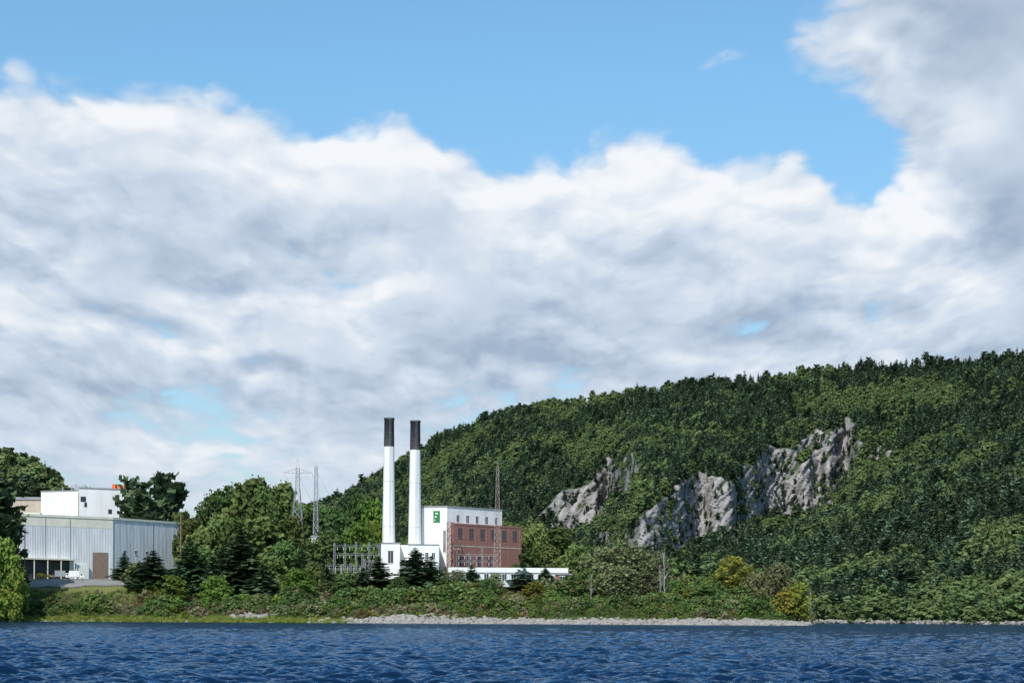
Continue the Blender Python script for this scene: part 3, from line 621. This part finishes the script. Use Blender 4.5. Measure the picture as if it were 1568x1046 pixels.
def ttower(px,top,d,wb,name):
    p=P(px,top,d); gz=G1(p[0],p[1]); e=empty(name,(p[0],p[1],gz)); H=p[2]-gz; g=Geo(); wz=H*.76
    lattice(g,(0,0),wb,1.7,0,wz,9,.14,.07); lattice(g,(0,0),1.7,1.3,wz,H*.93,4,.12,.06)
    for s_ in(-1,1):
        g.beam((s_*.7,0,H*.93),(0,0,H),.1); zA=H*.885
        for y_ in(-.5,.5): g.beam((s_*.7,y_,zA),(s_*5.8,0,zA+.3),.1); g.beam((s_*.7,y_,zA+1.9),(s_*5.8,0,zA+.3),.08)
        for q in (.3,.6): g.beam((s_*(.7+5.1*q),0,zA+.1),(s_*(.7+5.1*q),0,zA+1.9-1.5*q),.05)
    g.make('lattice_frame',M_steel,e); g=Geo()
    for x_ in(-5.7,0,5.7):
        g.beam((x_,0,H*.885+.1),(x_,0,H*.885-2.2),.16,.16,6)
    g.make('insulators',M_metal,e); return p
ttower(456,703,812,8.5,'transmission_tower')
def mast(px,top,d,w0,w1,name,mat,n=16,t=.13,tb=.07):
    p=P(px,top,d); gz=G1(p[0],p[1]); e=empty(name,(p[0],p[1],gz)); g=Geo(); lattice(g,(0,0),w0,w1,0,p[2]-gz,n,t,tb); g.beam((0,0,p[2]-gz),(0,0,p[2]-gz+2),.06); g.make('lattice_frame',mat,e)
mast(484,714,806,2.6,1.0,'lattice_mast',M_steel,20)
mast(762,714,788,3.2,.8,'radio_mast',M_grey,18,.08,.045)
g_=Geo()
def wire(a,b_,sag,r_=.03):
    a=np.array(a);b_=np.array(b_); pr=a
    for i in range(1,13):
        u=i/12; c=a*(1-u)+b_*u; c=c-np.array([0,0,sag*4*u*(1-u)]); g_.beam(pr,c,r_); pr=c
pT=P(456,724,812)
for o_ in(-5.7,0,5.7):
    a=pT+np.array([o_,0,0]); wire(a,P(515+o_,828,786),2)
wire(P(484,720,806),P(555,830,792),2); wire(P(762,760,788),P(700,840,792),1.5)
g_.make('power_lines',M_dark)
def upole(px,top,d,arm=True,th=.2,name='utility_pole'):
    p=P(px,top,d); gz=G1(p[0],p[1]); e=empty(name,(p[0],p[1],gz)); H=p[2]-gz; g=Geo(); g.beam((0,0,-.3),(0,0,H),th,th*.7,8)
    if arm: g.beam((-1.3,0,H-.8),(1.3,0,H-.8),.1); g.beam((-.9,0,H-1.6),(0,0,H-.8),.05); 
    g.make('pole',M_wood,e); 
    if arm:
        g=Geo(); [g.beam((x_,0,H-.7),(x_,0,H-.3),.09,.07,6) for x_ in(-1.2,-.5,.5,1.2)]; g.make('insulators',M_metal,e)
upole(277,786,776,False,.35); upole(38,808,748); upole(1063,886,770); upole(1093,880,775); upole(1047,872,770,False,.12); upole(700,838,780,True); upole(617,868,770)
# --- warehouse
e=empty('warehouse'); f=fp([(22,756),(172,785),(290,830),(290,905),(22,905)]); zt=ZT(792,172,785)
zb2=PLAT-2
g_=Geo(); g_.prism(f,zb2,zt-4.2); g_.make('clad_walls',M_metal,e)
g_=Geo(); g_.prism(f,zt-4.197,zt-.6); g_.make('upper_band',M_metal,e)
g_=Geo(); g_.prism(f,zt-.597,zt-.3); g_.make('roof',M_roof,e)
LA=wl(f[0],f[1]); LBb=wl(f[1],f[2])
g_=Geo(); g_.wall(f[0],f[1],-.2,LA+.1,zt-.9,zt,.3,.3); g_.wall(f[1],f[2],.1,LBb+.2,zt-.9,zt,.3,.3)
g_.wall(f[0],f[1],-.1,LA,zt-4.5,zt-1.0,.08,.02); g_.make('cream_fascia',M_cream,e)
g_=Geo()
for i in range(60): a=LA*i/60; g_.wall(f[0],f[1],a,a+.12,PLAT,zt-4.6,.14,-.01)
for i in range(56): a=LBb*i/56; g_.wall(f[1],f[2],a,a+.12,PLAT,zt-1,.06,-.01)
g_.make('cladding_ribs',M_metal,e)
g_=Geo(); g_.wall(f[0],f[1],LA*.79,LA*.95,PLAT-1,ZT(845,150,775),.2,.02); g_.make('brown_roller_door',M_brown,e)
g_=Geo(); zc=ZT(857,70,765); g_.wall(f[0],f[1],LA*.03,LA*.55,PLAT-1,zc,.16,.02); g_.make('bay_shade',M_dark,e)  # solid dark slab painted as the shade inside the loading bays
g_=Geo(); g_.wall(f[0],f[1],0,LA*.58,zc,zc+.6,3.0,.02)
for i in range(5): g_.wall(f[0],f[1],LA*(.02+.135*i),LA*(.02+.135*i)+.3,PLAT-2,zc-.003,2.9,-2.6)
g_.make('loading_canopy',M_cream,e)
g_=Geo(); g_.wall(f[0],f[1],LA*.60,LA*.73,PLAT-1,ZT(864,130,772),1.5,.02); g_.make('lean_to',M_white,e)
g_=Geo()
for a in(.3,.55): g_.wall(f[0],f[1],LA*a,LA*a+.25,zc+.7,zt-1,.22,-.1)
g_.wall(f[1],f[2],.1,.35,PLAT,zt-1,.22,-.1); g_.wall(f[1],f[2],LBb*.5,LBb*.5+.25,PLAT,zt-1,.2,-.1); g_.make('downpipes',M_steel,e)
windows(e,f[1],f[2],3,LBb*.08,LBb*.5,1.3,ZT(848,200,795),ZT(843,200,795),'vents')
e=empty('storage_building'); f=fp([(-80,800),(60,806),(60,880),(-80,880)]); z1=ZT(784,30,803); g_=Geo(); g_.prism(f,zb2,z1-1.2); g_.make('walls',M_metal,e)
g_=Geo(); g_.wall(f[0],f[1],-.3,wl(f[0],f[1])+.3,z1-1.2,z1,.4,60); g_.make('roof_edge',M_cream,e)
e=empty('factory_building'); f=fp([(120,912),(201,924),(201,955),(120,955)]); zt=ZT(749,160,918); g_=Geo(); g_.prism(f,20,zt); g_.make('tall_block_walls',M_white,e)
g_=Geo(); g_.wall(f[0],f[1],-.2,wl(f[0],f[1])+.2,zt-.1,zt+.5,.2,.3); g_.make('tall_block_coping',M_roof,e)
g_=Geo(); LL=wl(f[0],f[1]); g_.wall(f[0],f[1],LL*.03,LL*.13,ZT(768,125,912),ZT(760,125,912),.1,.02); g_.wall(f[0],f[1],LL*.10,LL*.15,ZT(776,130,912),ZT(769,130,912),.1,.02)
g_.wall(f[0],f[1],LL*.55,LL*.62,ZT(786,168,915),ZT(779,168,915),.1,.02); g_.wall(f[0],f[1],LL*.72,LL*.76,ZT(786,180,915),ZT(781,180,915),.1,.02); g_.wall(f[0],f[1],LL*.85,LL*.9,ZT(772,190,915),ZT(765,190,915),.1,.02); g_.make('opening_shade',M_glass,e)  # dark panels on the wall stand in for shade inside doorways
f2=fp([(62,925),(119,916),(119,945),(62,955)]); zl=ZT(752,90,920); g_=Geo(); g_.prism(f2,20,zl); g_.make('low_block_walls',M_white,e)
g_=Geo(); g_.wall(f2[0],f2[1],-.2,wl(f2[0],f2[1]),zl-.1,zl+.4,.2,.3); g_.make('low_block_coping',M_roof,e)
g_=Geo(); 
for px_,t_ in((110,742),(116,741),(130,742),(138,745),(96,746)):
    p=P(px_,t_,930); g_.beam((p[0],p[1],zl-1),(p[0],p[1],p[2]),.35,.3,8)
p=P(152,745,930); g_.box(p[0]-4,p[0]+3,930,934,zt,zt+1.2); p=P(126,745,926); g_.box(p[0]-2,p[0]+2,924,928,zt,zt+1.8); g_.make('roof_vents',M_steel,e)
g_=Geo(); p=P(184,741,930); g_.box(p[0]-1,p[0]+2.2,928,932,zt+.3,zt+2.6); p=P(176,743,930); g_.box(p[0]-1,p[0]+.6,928,932,zt+.3,zt+3); g_.make('orange_hood',M_orange,e)
e=empty('tan_outbuilding'); f=fp([(14,935),(66,935),(66,960),(14,960)]); g_=Geo(); g_.prism(f,20,ZT(765,40,935)); g_.make('walls',M_tan,e)
g_=Geo(); g_.wall(f[0],f[1],-.5,wl(f[0],f[1])+.5,ZT(765,40,935)+.003,ZT(761,40,935),.6,12); g_.make('roof',M_roof,e)
e=empty('switch_house'); f=fp([(476,800),(503,800),(503,815),(476,815)]); g_=Geo(); g_.prism(f,zb,ZT(822,490,800)); g_.make('walls',M_white,e); windows(e,f[0],f[1],2,.5,6.5,1.0,ZT(850,490,800),ZT(840,490,800)); g_=Geo(); g_.wall(f[0],f[1],-.3,7.5,ZT(822,490,800)+.003,ZT(820,490,800),.3,4.2); g_.make('roof',M_roof,e)
# service road along the yard
V=[]
for px_ in np.arange(10,216,6):
    for dd in (744,746,748,751,755):
        p=P(px_,HY,dd); V.append((p[0],dd,G1(p[0],dd)+.35))
i=np.arange(len(V)).reshape(-1,5); Fq=np.stack([i[:-1,:-1],i[1:,:-1],i[1:,1:],i[:-1,1:]],-1).reshape(-1,4)
obj('service_road',V,Fq,M_asph)
g_=Geo(); pr=None
for px_ in np.arange(38,200,5):
    p=P(px_,HY,743); z=G1(p[0],p[1]); g_.beam((p[0],p[1],z),(p[0],p[1],z+2.0),.05)
    if pr is not None:
        for hh_ in(.7,1.4,1.9): g_.beam((pr[0],pr[1],pr[2]+hh_),(p[0],p[1],z+hh_),.02)
    pr=(p[0],p[1],z)
g_.make('chain_link_fence',M_steel)
def wheels(g,xs2,yw,r_):
    for x in xs2:
        for y in(-yw,yw): g.beam((x,y-.2,r_),(x,y+.2,r_),r_,r_,14); 
def lift(o,px,d,dz=.3,rz=0):
    p=P(px,HY,d); o.location=(p[0],p[1],G1(p[0],p[1])+dz); o.rotation_euler=(0,0,rz)
e=empty('wheel_loader'); g_=Geo(); g_.box(-2.6,-.4,-.9,.9,.9,2.1); g_.box(.0,1.6,-.8,.8,.8,1.5); g_.beam((1.2,-.5,1.4),(3.2,-.5,.9),.16); g_.beam((1.2,.5,1.4),(3.2,.5,.9),.16); g_.make('body_and_arms',M_yellow,e)
g_=Geo(); g_.box(-.7,.5,-.7,.7,2.1,3.2); g_.make('cab',M_glass,e); g_=Geo(); g_.quadhex([(3.1,-1.3,.3),(4.2,-1.3,.3),(4.2,1.3,.3),(3.1,1.3,.3),(3.0,-1.3,1.4),(3.4,-1.3,1.4),(3.4,1.3,1.4),(3.0,1.3,1.4)]); g_.make('bucket',M_steel,e); g_=Geo(); wheels(g_,(-1.8,1.1),1.0,.75); g_.make('wheels',M_dark,e); lift(e,68,752,.4,.1)
def truck(px,d,mat,rz):
    e=empty('parked_truck'); g=Geo(); g.box(-3,.9,-1.1,1.1,1.0,3.2); g.make('box_body',mat,e); g=Geo(); g.quadhex([(1,-1,.6),(2.9,-1,.6),(2.9,1,.6),(1,1,.6),(1,-1,2.3),(2.1,-1,2.3),(2.1,1,2.3),(1,1,2.3)]); g.make('cab',M_white,e)
    g=Geo(); g.box(1.3,2.0,-1.02,1.02,1.5,2.1); g.make('cab_windows',M_glass,e); g=Geo(); wheels(g,(-2,2),.95,.5); g.make('wheels',M_dark,e); lift(e,px,d,.3,rz)
truck(118,751,M_white,.15); truck(96,753,M_steel,.2); truck(677,760,M_white,.1); truck(833,760,M_white,.05)
scene.view_settings.view_transform='Standard'; scene.view_settings.look='None'; scene.view_settings.exposure=0
